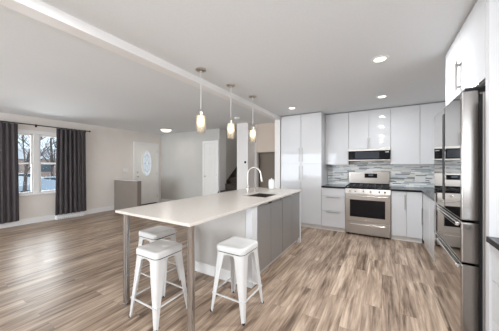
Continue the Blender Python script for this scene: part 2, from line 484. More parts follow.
# register vent
v = thing('register_vent', 'white baseboard register vent under the right curtain', 'vent', (XL + .016, 2.62, 0))
b = MB(); b.prism([(0, .0), (.06, .0), (.06, .03), (.012, .10), (0, .10)], -.30, .30, 'y'); b.build('vent_body', M['trim'], v)
b = MB()
comb = [(-.28, .012)]
for k in range(14):
    yy = -.27 + k * .041
    comb += [(yy, .014), (yy, .027), (yy + .02, .027), (yy + .02, .014)]
comb += [(.30, .012)]
b.prism([(u, z) for u, z in comb], .0595, .0615, 'x')
b.build('grille', mat('vent_slots', (.35, .34, .33), .6), v)

# light switch by the entry
t = thing('light_switch', 'white wall switch plate beside the front door', 'light switch', (XL, 4.10, 1.20))
b = MB(); b.box(0, .007, -.075, .075, -.06, .06, .002); b.build('cover_plate', M['plastic'], t)
for yy in (-.035, .035):
    b = MB(); b.box(.007, .012, yy - .017, yy + .017, -.034, .034, .001); b.build('rocker', M['plastic'], t)

# ------------------------------------------------------------------ front door (on the left wall)
d1 = bpy.data.objects.new('door_1', None); COL.objects.link(d1); struct(d1); d1.location = (XL, 4.83, 0)
b = MB(); b.box(0, .03, -.47, -.405, 0, 2.13, .004); b.box(0, .03, .405, .47, 0, 2.13, .004); b.box(0, .03, -.405, .405, 2.055, 2.13, .004); b.build('door_casing', M['trim'], d1)
b = MB(); b.box(.0, .012, -.405, .405, .0, .03); b.build('threshold', M['rod'], d1)
b = MB(); b.box(.0, .022, -.40, .40, .03, 2.05)
def frame_rect(b, x, y0, y1, z0, z1, w=.022, h=.008):
    b.box(x, x + h, y0, y1, z0, z0 + w, .003); b.box(x, x + h, y0, y1, z1 - w, z1, .003)
    b.box(x, x + h, y0, y0 + w, z0 + w, z1 - w, .003); b.box(x, x + h, y1 - w, y1, z0 + w, z1 - w, .003)
for (a, c) in ((-.30, -.03), (.03, .30)):
    frame_rect(b, .022, a, c, .20, .72)
    b.box(.022, .027, a + .05, c - .05, .25, .67, .003)
leaf = b.build('door_leaf', M['door'], d1)
OZ, OA, OB = 1.42, .155, .42
def ell(a, bb, x, n=40): return [(x, a * math.cos(2 * PI * k / n), OZ + bb * math.sin(2 * PI * k / n)) for k in range(n)]
b = MB(); b.loft([ell(OA, OB, .022), ell(OA, OB, .034)]); og = b.build('oval_glass', M['oval_glow'], leaf)
b = MB(); b.loft([ell(OA + .05, OB + .05, .022), ell(OA + .045, OB + .045, .038), ell(OA + .005, OB + .005, .042), ell(OA - .004, OB - .004, .034), ell(OA - .004, OB - .004, .022)], cap=False)
b.build('oval_frame', M['door'], leaf)
b = MB()
def cam_line(pts): b.tube([(.036, y, OZ + z) for y, z in pts], .0045, 6)
cam_line([(.085 * math.cos(2 * PI * k / 24), .30 * math.sin(2 * PI * k / 24)) for k in range(25)])
cam_line([(0, -.41), (0, -.12)]); cam_line([(0, .12), (0, .41)]); cam_line([(-.15, 0), (-.05, 0)]); cam_line([(.05, 0), (.15, 0)])
cam_line([(.05 * math.cos(2 * PI * k / 16), .12 * math.sin(2 * PI * k / 16)) for k in range(17)])
cam_line([(-.12, .2), (0, .3), (.12, .2)]); cam_line([(-.12, -.2), (0, -.3), (.12, -.2)])
b.build('leading', mat('lead_came', (.25, .26, .28), .4, .6), og)
b = MB(); b.lathe([(.028, 0), (.028, .01), (.012, .014), (.012, .035), (.027, .045), (.027, .06), (.014, .07), (0, .07)], (.022, -.345, .98), 20, 'x'); b.build('door_knob', M['nickel'], d1)
b = MB(); b.lathe([(.027, 0), (.027, .014), (.02, .018), (0, .018)], (.022, -.345, 1.12), 20, 'x'); b.build('deadbolt', M['nickel'], d1)
for z in (.25, 1.05, 1.85):
    b = MB(); b.tube([(.03, .402, z - .05), (.03, .402, z + .05)], .011, 10); b.build('hinge', M['nickel'], d1)

# closet door on the far wall
d2 = bpy.data.objects.new('door_2', None); COL.objects.link(d2); struct(d2); d2.location = (-4.625, YB, 0)
b = MB(); b.box(-.32, -.255, -.03, 0, 0, 2.12, .004); b.box(.255, .32, -.03, 0, 0, 2.12, .004); b.box(-.255, .255, -.03, 0, 2.045, 2.12, .004); b.build('door_casing', M['trim'], d2)
b = MB(); b.box(-.25, .25, -.02, 0, .01, 2.04)
for (z0, z1) in ((.16, .80), (.95, 1.52), (1.66, 1.92)):
    for (a, c) in ((-.19, -.025), (.025, .19)):
        b.box(a, a + .018, -.027, -.02, z0, z1, .002); b.box(c - .018, c, -.027, -.02, z0, z1, .002)
        b.box(a, c, -.027, -.02, z0, z0 + .018, .002); b.box(a, c, -.027, -.02, z1 - .018, z1, .002)
        b.box(a + .035, c - .035, -.026, -.02, z0 + .035, z1 - .035, .003)
b.build('door_leaf', M['door'], d2)
b = MB(); b.lathe([(.026, 0), (.026, -.01), (.011, -.014), (.011, -.035), (.026, -.045), (.026, -.06), (.012, -.068), (0, -.068)], (-.20, -.02, 1.0), 20, 'y'); b.build('door_knob', M['nickel'], d2)
for z in (.25, 1.05, 1.85):
    b = MB(); b.tube([(.253, -.028, z - .045), (.253, -.028, z + .045)], .009, 10); b.build('hinge', M['nickel'], d2)

# ------------------------------------------------------------------ staircase
st = thing('staircase', 'dark carpeted staircase rising behind the closet door wall', 'staircase', (-3.85, 4.98, 0))
for k in range(11):
    z = .19 * (k + 1); y = .25 * k
    b = MB(); b.box(-.445, .445, y - .02, y + .25, z - .035, z, .008); b.box(-.445, .445, y, y + .25, max(z - .19, 0), z - .035)
    b.build('step', M['stair'], st)
b = MB()
b.prism([(-.02, .0), (.30, .0), (2.9, 2.02), (2.9, 2.44), (-.02, .225)], -.449, -.446, 'x'); b.build('skirt_board', M['stair'], st)

b = MB(); b.box(-4.30, -4.29, YB, 5.78, 0, CEIL); struct(b.build('lit_wall_panel', M['trim']))  # white panel added so this stretch of stairwell wall looks lit
l = bpy.data.lights.new('stairwell_fill', 'AREA'); l.shape = 'DISK'; l.size = .25; l.energy = 10; l.color = (1, .95, .88)  # added unseen fill lamp, brightens the dark stairwell
o = bpy.data.objects.new('stairwell_fill', l); COL.objects.link(o); o.location = (-3.85, 7.0, 4.18)
# thermostat, smoke detector
t = thing('thermostat', 'small thermostat with black screen on the white wall end by the stairs', 'thermostat', (-3.125, 5.07, 1.43))
b = MB(); b.box(-.055, .055, -.012, 0, -.06, .06, .004); b.build('wall_plate', M['plastic'], t)
b = MB(); b.box(-.028, .028, -.022, -.012, -.028, .034, .004); b.build('screen', M['black_gloss'], t)
t = thing('smoke_detector', 'round white smoke detector on the ceiling near the stairs', 'smoke detector', (-2.95, 4.40, CEIL))
b = MB(); b.lathe([(.07, 0), (.07, -.022), (.055, -.038), (0, -.040)], (0, 0, 0), 28); b.build('housing', M['plastic'], t)
b = MB(); b.lathe([(.02, -.038), (.02, -.046), (0, -.047)], (0, 0, 0), 16); b.build('test_button', M['plastic'], t)

# flush ceiling light
t = thing('ceiling_light', 'flush ceiling light with frosted dome near the front door', 'ceiling light', (-5.73, 4.62, CEIL))
b = MB(); b.lathe([(.18, 0), (.185, -.02), (.175, -.03), (0, -.03)], (0, 0, 0), 36); b.build('base', M['nickel'], t)
b = MB(); b.lathe([(.165, -.03), (.16, -.05), (.12, -.085), (.06, -.105), (0, -.11)], (0, 0, 0), 36); b.build('glass_dome', M['dome_glow'], t)
b = MB(); b.lathe([(.012, -.105), (.014, -.12), (0, -.128)], (0, 0, 0), 14); b.build('finial', M['nickel'], t)

l = bpy.data.lights.new('dome_lamp', 'AREA'); l.shape = 'DISK'; l.size = .25; l.energy = 5.5; l.color = (1, .96, .90)
o = bpy.data.objects.new('dome_lamp', l); COL.objects.link(o); o.location = (-5.73, 4.62, CEIL - .135)
# recessed downlights
NM = ['recessed downlight in the kitchen ceiling nearest the camera above the aisle', 'recessed downlight in the kitchen ceiling in front of the microwave', 'recessed downlight in the ceiling beside the tall pantry and beam', 'recessed downlight in the ceiling above the stools end of the island', 'added unseen downlight in the ceiling above the camera', 'added unseen downlight in the ceiling well behind the camera on the kitchen side', 'added unseen downlight in the ceiling well behind the camera towards the living room']
dl = None
for i, (x, y) in enumerate(CANS):
    if dl is None:
        dl = thing('recessed_downlight', NM[0], 'downlight', (x, y, CEIL), 0, 'recessed ceiling downlights')
        b = MB(); b.lathe([(.058, .0), (.085, .0), (.085, -.006), (.062, -.010), (.055, -.004)], (0, 0, 0), 32, closed=True); b.build('trim_ring', M['plastic'], dl)
        b = MB(); b.lathe([(.056, -.001), (.056, -.004), (0, -.005)], (0, 0, 0), 32); b.build('diffuser', M['can_glow'], dl)
    else:
        dup(dl, (x, y, CEIL), 0, NM[i])

# ------------------------------------------------------------------ pendants
def pendant(loc, label):
    t = thing('pendant_lamp', label, 'pendant lamp', loc, 0, 'pendant lamps over the island')
    b = MB(); b.lathe([(.062, 0), (.062, -.016), (.05, -.024), (.012, -.026), (.009, -.045), (0, -.045)], (0, 0, 0), 28); b.build('canopy', M['nickel'], t)
    b = MB(); b.tube([(0, 0, -.04), (0, 0, -.50)], .0035, 8); b.build('cord', mat('pale_cord', (.75, .74, .72), .4), t)
    b = MB(); b.lathe([(.008, -.475), (.012, -.49), (.022, -.50), (.024, -.545), (.040, -.548), (.040, -.556), (0, -.556)], (0, 0, 0), 24); b.build('socket_cap', M['nickel'], t)
    b = MB(); b.lathe([(.052, -.545), (.052, -.75), (.0485, -.75), (.0485, -.545)], (0, 0, 0), 36, closed=True); b.lathe([(.0485, -.545), (.0485, -.549), (.026, -.549), (.026, -.545)], (0, 0, 0), 36, closed=True)
    b.build('glass_shade', M['seeded'], t)
    b = MB(); b.lathe([(.012, -.556), (.014, -.575), (.026, -.615), (.029, -.640), (.022, -.665), (0, -.675)], (0, 0, 0), 24); b.build('bulb', M['bulb'], t)
    return t
pd = pendant((-1.834, 1.973, CEIL), 'glass cylinder pendant lamp over the stools end of the island')
dup(pd, (-1.83, 2.575, CEIL), 0, 'glass cylinder pendant lamp in the middle of the row over the island')
dup(pd, (-1.82, 3.179, CEIL), 0, 'glass cylinder pendant lamp over the faucet, farthest of the row')

# ------------------------------------------------------------------ kitchen island
IX0, IX1, IY0, IY1, CT = -2.18, -1.20, 1.175, 3.85, .92
kw = MB(); kw.box(-2.15, -1.305, 2.115, 2.235, .0, CT - .024); M['knee'] = noise_tint(mat('grey_knee_wall_paint', (.4, .38, .36), .7), (.52, .495, .47), (.54, .515, .49), (4, 4, 4)); struct(kw.build('wall_island', M['knee']))
b = MB(); b.box(-2.15, -1.305, 2.10, 2.115, 0, .125, .004); struct(b.build('baseboard_island', M['trim']))
# back panel of the island towards the living room
b = MB(); b.box(-2.15, -2.02, 2.236, 3.80, 0, CT - .024); struct(b.build('wall_island_back', M['knee']))
# worktop with sink cut out and two steel legs
SX0, SX1, SY0, SY1 = -1.70, -1.325, 2.66, 3.17
ct = thing('island_worktop', 'long white quartz island worktop on two steel posts', 'worktop', (0, 0, CT))
b = bmesh.new()
def ring(x0, x1, y0, y1, z): return [b.verts.new((x, y, z)) for x, y in ((x0, y0), (x1, y0), (x1, y1), (x0, y1))]
A = ring(IX0, IX1, IY0, IY1, 0); B = ring(IX0, IX1, IY0, IY1, -.022); C_ = ring(SX0, SX1, SY0, SY1, 0); D_ = ring(SX0, SX1, SY0, SY1, -.022)
for k in range(4):
    j = (k + 1) % 4
    b.faces.new((A[k], A[j], C_[j], C_[k])); b.faces.new((B[k], D_[k], D_[j], B[j]))
    b.faces.new((A[k], B[k], B[j], A[j])); b.faces.new((C_[k], C_[j], D_[j], D_[k]))
bmesh.ops.recalc_face_normals(b, faces=b.faces)
es = [e for e in b.edges if len(e.link_faces) == 2 and e.calc_face_angle(0) > R(60) and (e.verts[0] in A or e.verts[1] in A)]
bmesh.ops.bevel(b, geom=es, offset=.003, segments=2, profile=.5, affect='EDGES')
me = bpy.data.meshes.new('slab'); b.to_mesh(me); b.free(); me.materials.append(M['quartz'])
o = bpy.data.objects.new('slab', me); COL.objects.link(o); o.parent = ct
for (x, y) in ((-2.142, 1.262), (-1.262, 1.25)):
    b = MB(); b.lathe([(.031, -CT), (.031, -CT + .012), (.029, -CT + .014), (.029, -.026), (.03, -.0225)], (x, y, 0), 28); lg = b.build('leg', M['leg_steel'], ct)
# white filler panel and end panel
b = MB(); b.box(-1.300, -1.222, 2.112, 2.238, 0, CT - .024, .002); tag(b.build('filler_panel', M['cab']), 'narrow white upright panel between island half wall and grey doors', 'panel')
b = MB(); b.box(-2.015, -1.222, 3.812, 3.846, 0, CT - .024, .002); tag(b.build('end_panel', M['cab']), 'white end panel closing the far end of the island', 'panel')

# ------------------------------------------------------------------ cabinet builder
def bar_handle(parent, x, z0, z1, vertical=True, y=0.0, name='handle'):
    b = MB()
    if vertical:
        b.box(x - .006, x + .006, y - .034, y - .024, z0, z1, .002)
        for z in (z0 + .03, z1 - .03): b.box(x - .004, x + .004, y - .026, y, z - .004, z + .004)
    else:
        b.box(z0, z1, y - .034, y - .024, x - .006, x + .006, .002)
        for z in (z0 + .03, z1 - .03): b.box(z - .004, z + .004, y - .026, y, x - .004, x + .004)
    return b.build(name, M['handle'], parent)
def cabinet(name, label, cat, loc, rz, w, depth, z0, z1, doors, toe=None, m=None, body=None, group=None):
    """doors: (part name, x0, x1, z0, z1, handle or None); handle = ('v', x, z0, z1) or ('h', z, x0, x1)"""
    t = thing(name, label, cat, loc, rz, group)
    b = MB(); b.box(.001, w - .001, .021, depth, z0, z1); b.build('carcass', body or M['carcass'], t)
    if toe is not None:
        b = MB(); b.box(.001, w - .001, toe, depth, 0.0, z0); b.build('toe_kick', M['toe'], t)
    for d in doors:
        nm, x0, x1, a0, a1, h = d
        b = MB(); b.box(x0 + .0025, x1 - .0025, 0, .019, a0 + .0025, a1 - .0025, .0015)
        dd = b.build(nm, m or M['cab'], t)
        if h:
            if h[0] == 'v': bar_handle(dd, h[1], h[2], h[3], True)
            elif h[0] == 'h': bar_handle(dd, h[1], h[2], h[3], False)
            elif h[0] == 'e':
                b = MB(); b.box(h[1] - .05, h[1] + .05, -.020, -.0, a1 + .001, a1 + .005, .001); b.box(h[1] - .05, h[1] + .05, -.020, -.016, a1 - .012, a1 + .001, .001); b.build('edge_pull', M['chrome'], dd)
    return t
# island units: two pairs of grey doors facing the aisle (+X)
ID = .78
for k, (y, lab) in enumerate(((2.242, 'grey metallic sink cabinet pair of doors nearest the stools in the island'), (3.030, 'grey metallic pair of doors at the far end of the island'))):
    w = .782
    cabinet('island_cabinet', lab, 'cabinet', (-1.235, y, 0), R(90), w, ID - .005, .09, .66,
            [('door', 0, w / 2, .09, .882, ('e', w / 2 - .07 if k == 0 else w / 2 - .07, 0)), ('door', w / 2, w, .09, .882, ('e', w - .07, 0))],
            toe=.06, m=M['grey_door'], body=mat('grey_carcass', (.2, .19, .185), .5), group='grey island cabinets')
# sink
t = thing('sink', 'dark undermount sink in the white island worktop', 'sink', ((SX0 + SX1) / 2, (SY0 + SY1) / 2, CT - .023))
hx, hy = (SX1 - SX0) / 2 + .012, (SY1 - SY0) / 2 + .012
b = MB(); o_ = rounded_rect(hx, hy, .03); i_ = rounded_rect(hx - .014, hy - .014, .025); f_ = rounded_rect(hx - .03, hy - .03, .02); ob = rounded_rect(hx - .004, hy - .004, .03)
b.loft([[(x, y, -.20) for x, y in ob], [(x, y, 0) for x, y in o_], [(x, y, 0) for x, y in i_], [(x, y, -.17) for x, y in i_], [(x, y, -.185) for x, y in f_]])
b.build('basin', M['sink'], t)
b = MB(); b.lathe([(.04, -.185), (.04, -.181), (.03, -.180), (0, -.183)], (0, 0, 0), 20); b.build('drain', M['chrome'], t)
# faucet
t = thing('faucet', 'tall brushed gooseneck faucet behind the island sink', 'faucet', (-1.805, 3.0, CT))
b = MB(); b.lathe([(.027, 0), (.027, .008), (.021, .014), (.02, .11), (.016, .12), (0, .12)], (0, 0, 0), 24); b.build('base', M['nickel'], t)
arc = [(0, 0, .11), (0, 0, .28)] + [(.115 - .115 * math.cos(R(a)), 0, .28 + .115 * math.sin(R(a))) for a in range(15, 166, 15)] + [(.235, 0, .25)]
b = MB(); b.tube(arc, .0115, 14); b.build('spout', M['nickel'], t)
b = MB(); b.tube([(.233, 0, .262), (.238, 0, .235), (.246, 0, .19), (.247, 0, .178)], [.0135, .016, .0175, .015], 16); b.build('spray_head', M['nickel'], t)
b = MB(); b.tube([(.0, -.018, .07), (0, -.05, .075)], .011, 12); b.tube([(0, -.045, .075), (.02, -.055, .11), (.045, -.06, .15)], [.008, .007, .005], 10); b.build('lever', M['nickel'], t)
t = thing('soap_dispenser', 'small metal soap dispenser beside the faucet base', 'soap dispenser', (-1.755, 3.12, CT))
b = MB(); b.lathe([(.02, 0), (.02, .006), (.012, .01), (.012, .05), (.006, .055), (.006, .075), (0, .075)], (0, 0, 0), 18); b.build('pump', M['nickel'], t)
b = MB(); b.tube([(0, 0, .072), (.03, 0, .075), (.06, 0, .062)], .0055, 10); b.build('nozzle', M['nickel'], t)
# canister
t = thing('canister', 'white lidded canister at the far end of the island worktop', 'canister', (-1.735, 3.72, CT))
b = MB(); b.lathe([(.048, 0), (.056, .01), (.058, .06), (.056, .13), (.050, .15), (0, .15)], (0, 0, 0), 28); b.build('jar', M['ceramic'], t)
b = MB(); b.lathe([(.052, .15), (.052, .165), (.03, .175), (.012, .178), (.012, .19), (0, .193)], (0, 0, 0), 28); b.build('lid', M['ceramic'], t)

# ------------------------------------------------------------------ tall pantry
KY = 4.78
LX = -1.99
for k, (x0, w, lab) in enumerate(((-1.990, .468, 'tall white glossy pantry cabinet next to the beam wall'), (-1.521, .437, 'tall white glossy pantry cabinet next to the drawer base'))):
    hx = w - .035 if k == 0 else .035
    cabinet('pantry_cabinet', lab, 'cabinet', (x0, KY, 0), 0, w, .635, .09, 2.465,
            [('door', 0, w, .09, 1.385, ('v', hx, 1.04, 1.34)), ('door', 0, w, 1.385, 2.465, ('v', hx, 1.43, 1.73))], toe=.06, body=M['cab'], group='tall pantry cabinets')
# ------------------------------------------------------------------ uppers
UY = 5.12; UD = .295
cabinet('wall_cabinet', 'white glossy wall cabinet between pantry and microwave', 'cabinet', (-1.082, UY, 0), 0, .479, UD, 1.365, 2.465,
        [('door', 0, .479, 1.365, 2.465, None)], body=M['cab'], group='white wall cabinets')
cabinet('wall_cabinet', 'white glossy two door wall cabinet above the microwave', 'cabinet', (-.602, UY, 0), 0, .750, UD, 1.685, 2.465,
        [('door', 0, .375, 1.685, 2.465, ('v', .355, 1.70, 1.90)), ('door', .375, .75, 1.685, 2.465, ('v', .395, 1.70, 1.90))], body=M['cab'], group='white wall cabinets')
cabinet('wall_cabinet', 'white glossy wall cabinet right of the microwave', 'cabinet', (.149, UY, 0), 0, .455, UD, 1.365, 2.465,
        [('door', 0, .455, 1.365, 2.465, None)], body=M['cab'], group='white wall cabinets')
cabinet('wall_cabinet', 'white glossy wall cabinet in the corner beside the refrigerator', 'cabinet', (.605, UY, 0), 0, .61, UD, 1.365, 2.465,
        [('door', 0, .61, 1.365, 2.465, None)], body=M['cab'], group='white wall cabinets')
# ------------------------------------------------------------------ microwave
mw = thing('microwave', 'low stainless and black microwave hood above the range', 'microwave', (-.602, UY - .06, 1.435))
b = MB(); b.box(.002, .748, .03, .355, .006, .247); b.build('housing', M['steel'], mw)
b = MB(); b.box(.002, .748, .0, .03, .205, .247, .003); b.build('vent_strip', M['steel'], mw)
b = MB(); b.box(.004, .746, .0, .029, .028, .203, .003); dr = b.build('door', M['black_gloss'], mw)
b = MB(); b.box(.13, .56, -.002, .0, .05, .185); b.build('window', M['grey_glass'], dr)
b = MB(); b.box(.66, .72, -.002, 0, .165, .18); b.build('display', mat('pale_display', (.5, .55, .6), .4), dr)
b = MB(); b.box(.002, .748, -.004, .03, .006, .026, .003); b.build('bottom_rail', M['steel'], mw)
# ------------------------------------------------------------------ base cabinets (back run)
cabinet('drawer_base', 'white base cabinet with three drawers left of the range', 'cabinet', (-1.082, KY, 0), 0, .458, .635, .09, .885,
        [('drawer', 0, .458, .09, .417, ('h', .395, .10, .36)), ('drawer', 0, .458, .417, .72, ('h', .698, .10, .36)), ('drawer', 0, .458, .72, .885, None)], toe=.06, body=M['carcass'])
cabinet('base_cabinet', 'white two door base cabinet right of the range', 'cabinet', (.150, KY, 0), 0, .449, .635, .09, .885,
        [('door', 0, .2245, .09, .885, ('v', .2245 - .025, .57, .83)), ('door', .2245, .449, .09, .885, None)], toe=.06)
# right run
cabinet('base_cabinet', 'white base cabinet with upright handle between corner and refrigerator', 'cabinet', (.601, 4.775, 0), R(-90), .62, .615, .09, .885,
        [('door', 0, .62, .09, .885, ('v', .16, .36, .64))], toe=.02)
cabinet('base_cabinet', 'white base cabinet hidden beside the refrigerator on the right run', 'cabinet', (.601, 4.153, 0), R(-90), 1.14, .615, .09, .885,
        [('door', 0, .57, .09, .885, ('v', .53, .5, .8)), ('door', .57, 1.14, .09, .885, ('v', .61, .5, .8))], toe=.02)
# black counters
b = MB(); b.box(-1.082, -.626, KY - .025, YB - .011, .887, .92, .003); tag(b.build('black_worktop', M['granite']), 'short black stone worktop left of the range', 'worktop', 'black worktops')
b = MB(); b.prism([(.147, KY - .025), (.576, KY - .025), (.576, 3.02), (XR - .011, 3.02), (XR - .011, YB - .011), (.147, YB - .011)], .887, .92, 'z')
tag(b.build('black_worktop', M['granite']), 'black stone corner worktop right of the range', 'worktop', 'black worktops')
# backsplash
b = MB(); b.box(-1.08, XR, YB - .010, YB, .80, 1.44); b.box(XR - .010, XR, 3.0, YB - .010, .80, 1.44)
bs = struct(b.build('trim_backsplash', M['mosaic']))
def outlet(loc, rz, label, n=1):
    t = thing('wall_outlet', label, 'outlet', loc, rz)
    w = .036 + .046 * (n - 1)
    b = MB(); b.box(-w, w, -.006, 0, -.058, .058, .002); b.build('cover_plate', M['plastic'], t)
    for k in range(n):
        cx = (k - (n - 1) / 2) * .092
        for z in (-.022, .022):
            b = MB(); b.box(cx - .016, cx + .016, -.009, -.006, z - .014, z + .014, .001); b.box(cx - .007, cx - .004, -.0095, -.009, z - .006, z + .006); b.box(cx + .004, cx + .007, -.0095, -.009, z - .006, z + .006)
            b.build('receptacle', M['plastic'], t)
outlet((-.70, YB - .010, 1.11), 0, 'white outlet plate on the mosaic just left of the range')
outlet((.64, YB - .010, 1.08), 0, 'double white outlet plate on the mosaic right of the range', 2)
# ------------------------------------------------------------------ range
rg = thing('kitchen_range', 'stainless steel gas range with black oven window', 'range', (-.240, KY, 0))
hw = .379
b = MB(); b.box(-hw, hw, .0, .60, .03, .895); b.build('body', M['steel'], rg)
for (x, y) in ((-.33, .06), (.33, .06), (-.33, .54), (.33, .54)):
    b = MB(); b.lathe([(.018, 0), (.018, .03)], (x, y, 0), 12); b.build('foot', M['rubber'], rg)
b = MB(); b.box(-hw, hw, -.025, 0, .04, .255, .004); dr = b.build('drawer', M['steel'], rg)
b = MB(); b.tube([(-.30, -.055, .222), (.30, -.055, .222)], .010, 12)
for x in (-.27, .27): b.box(x - .008, x + .008, -.055, -.025, .214, .230)
b.build('handle', M['nickel'], dr)
b = MB(); b.box(-hw, hw, -.035, 0, .268, .808, .004); dr = b.build('oven_door', M['steel'], rg)
b = MB(); b.box(-.295, .295, -.038, -.035, .36, .69, .001); b.build('window', M['black_gloss'], dr)
b = MB(); b.box(-.03, .03, -.0365, -.035, .305, .318); b.build('badge', M['chrome'], dr)
b = MB(); b.tube([(-.335, -.085, .765), (.335, -.085, .765)], .012, 14)
for x in (-.30, .30): b.box(x - .010, x + .010, -.085, -.035, .755, .775)
b.build('handle', M['nickel'], dr)
b = MB(); b.prism([(-.03, .812), (0, .812), (.06, .895), (-.012, .895)], -hw, hw, 'x')
cp = b.build('control_panel', M['steel'], rg)
for x in (-.29, -.20, -.06, .06, .20, .29):
    b = MB(); b.lathe([(.021, 0), (.021, -.01), (.017, -.03), (0, -.031)], (x, -.021, .853), 18, 'y'); b.build('knob', M['chrome'], cp)
b = MB(); b.box(-hw, hw, -.015, .56, .895, .915, .004); ck = b.build('cooktop', M['black_gloss'], rg)
for gx in (-.245, 0, .245):
    b = MB(); w = .115
    for y in (.03, .27, .51): b.box(gx - w, gx + w, y - .006, y + .006, .935, .953, .002)
    for x in (-w, 0, w): b.box(gx + x - .006, gx + x + .006, .03, .51, .935, .953, .002)
    for x in (-w, w):
        for y in (.03, .51): b.box(gx + x - .007, gx + x + .007, y - .007, y + .007, .915, .936)
    b.build('grate', M['cast_iron'], ck)
    for y in (.15, .39):
        b = MB(); b.lathe([(.045, .915), (.045, .925), (.03, .932), (0, .932)], (gx, y, 0), 18); b.build('burner', M['cast_iron'], ck)
b = MB(); b.box(-hw, hw, .56, .62, .895, 1.205, .006); bk = b.build('backguard', M['steel'], rg)
b = MB(); b.box(-.075, .16, .556, .56, 1.085, 1.175, .001); dp = b.build('display_panel', M['black_gloss'], bk)
b = MB(); b.box(.0, .085, .5548, .556, 1.125, 1.158); b.build('clock_display', mat('dim_clock', (.10, .13, .16), .3), dp)
b = MB(); b.box(-hw + .01, hw - .01, .545, .56, .916, .97); b.build('vent_trim', M['black_gloss'], bk)

# ------------------------------------------------------------------ refrigerator (faces -X)
FY0, FY1, FXF = 2.04, 2.95, .464
fr = thing('refrigerator', 'tall mirror stainless french door refrigerator on the right', 'refrigerator', (FXF, FY1, 0), R(-90))
FW = FY1 - FY0; DT = .095     # local x: from far to near, local y: into the wall, front at y = 0
b = MB(); b.box(.004, FW - .004, DT + .014, .72, .03, 1.83, .004); b.build('cabinet_body', mat('grey_fridge_side', (.38, .35, .33), .35, .4), fr)
b = MB(); b.box(.012, FW - .012, DT, DT + .014, .06, 1.82); b.build('gasket', M['black_gap'], fr)
b = MB(); b.box(.03, FW - .03, .06, .60, 0, .05); b.build('base_grille', M['black_gap'], fr)
def fdoor(nm, x0, x1, z0, z1):
    b = MB(); b.box(x0, x1, 0, DT, z0, z1, .012, 4)
    d = b.build(nm, M['fridge'], fr)
    d.data.materials.append(M['fridge_side_dim'])
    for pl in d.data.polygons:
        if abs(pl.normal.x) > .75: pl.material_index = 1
    return d
half = FW / 2
dl_ = fdoor('door', .002, half - .004, .972, 1.85); dr_ = fdoor('door', half + .004, FW - .002, .972, 1.85)
dw1 = fdoor('drawer', .002, FW - .002, .684, .962); dw2 = fdoor('drawer', .002, FW - .002, .07, .674)
# recessed dark grips beside the centre gap
for (d, xx) in ((dl_, half - .045),):
    b = MB(); b.box(xx - .035, xx + .035, -.0015, .02, 1.05, 1.79); b.build('grip', M['black_gap'], d)
for (d, z) in ((dw1, .945), (dw2, .657)):
    b = MB(); b.box(.27, FW - .008, -.026, -.008, z - .013, z + .013, .005)
    for x in (.30, FW - .04): b.box(x - .012, x + .012, -.010, .002, z - .008, z + .008)
    b.build('handle', M['chrome'], d)
for x in (.05, FW - .05):
    b = MB(); b.box(x - .045, x + .045, .02, .16, 1.851, 1.868, .004); b.build('hinge_cover', M['black_gap'], fr)
# cabinet over the refrigerator + side panels
OX = .555
cabinet('wall_cabinet', 'white glossy two door cabinet above the refrigerator', 'cabinet', (OX, 2.955, 0), R(-90), 1.01, .65, 1.89, 2.465,
        [('door', 0, .50, 1.89, 2.465, ('v', .484, 1.96, 2.20)), ('door', .50, 1.01, 1.89, 2.465, ('v', .517, 1.96, 2.20))], body=M['cab'], group='white wall cabinets')
b = MB(); b.box(OX, XR, 1.885, 1.943, 0, 2.465, .002); tag(b.build('side_panel', M['cab']), 'tall white panel on the near side of the refrigerator', 'panel')
# near base cabinet + counter
cabinet('drawer_base', 'white drawer base cabinet in front of the refrigerator panel at right edge', 'cabinet', (.565, 1.882, 0), R(-90), .80, .65, .09, .885,
        [('drawer', 0, .80, .09, .44, None), ('drawer', 0, .80, .44, .665, None), ('drawer', 0, .80, .665, .885, None)], toe=.06)
b = MB(); b.box(.54, XR, 1.08, 1.883, .887, .92, .003); tag(b.build('black_worktop', M['granite']), 'black stone worktop at the right edge near the refrigerator panel', 'worktop', 'black worktops')

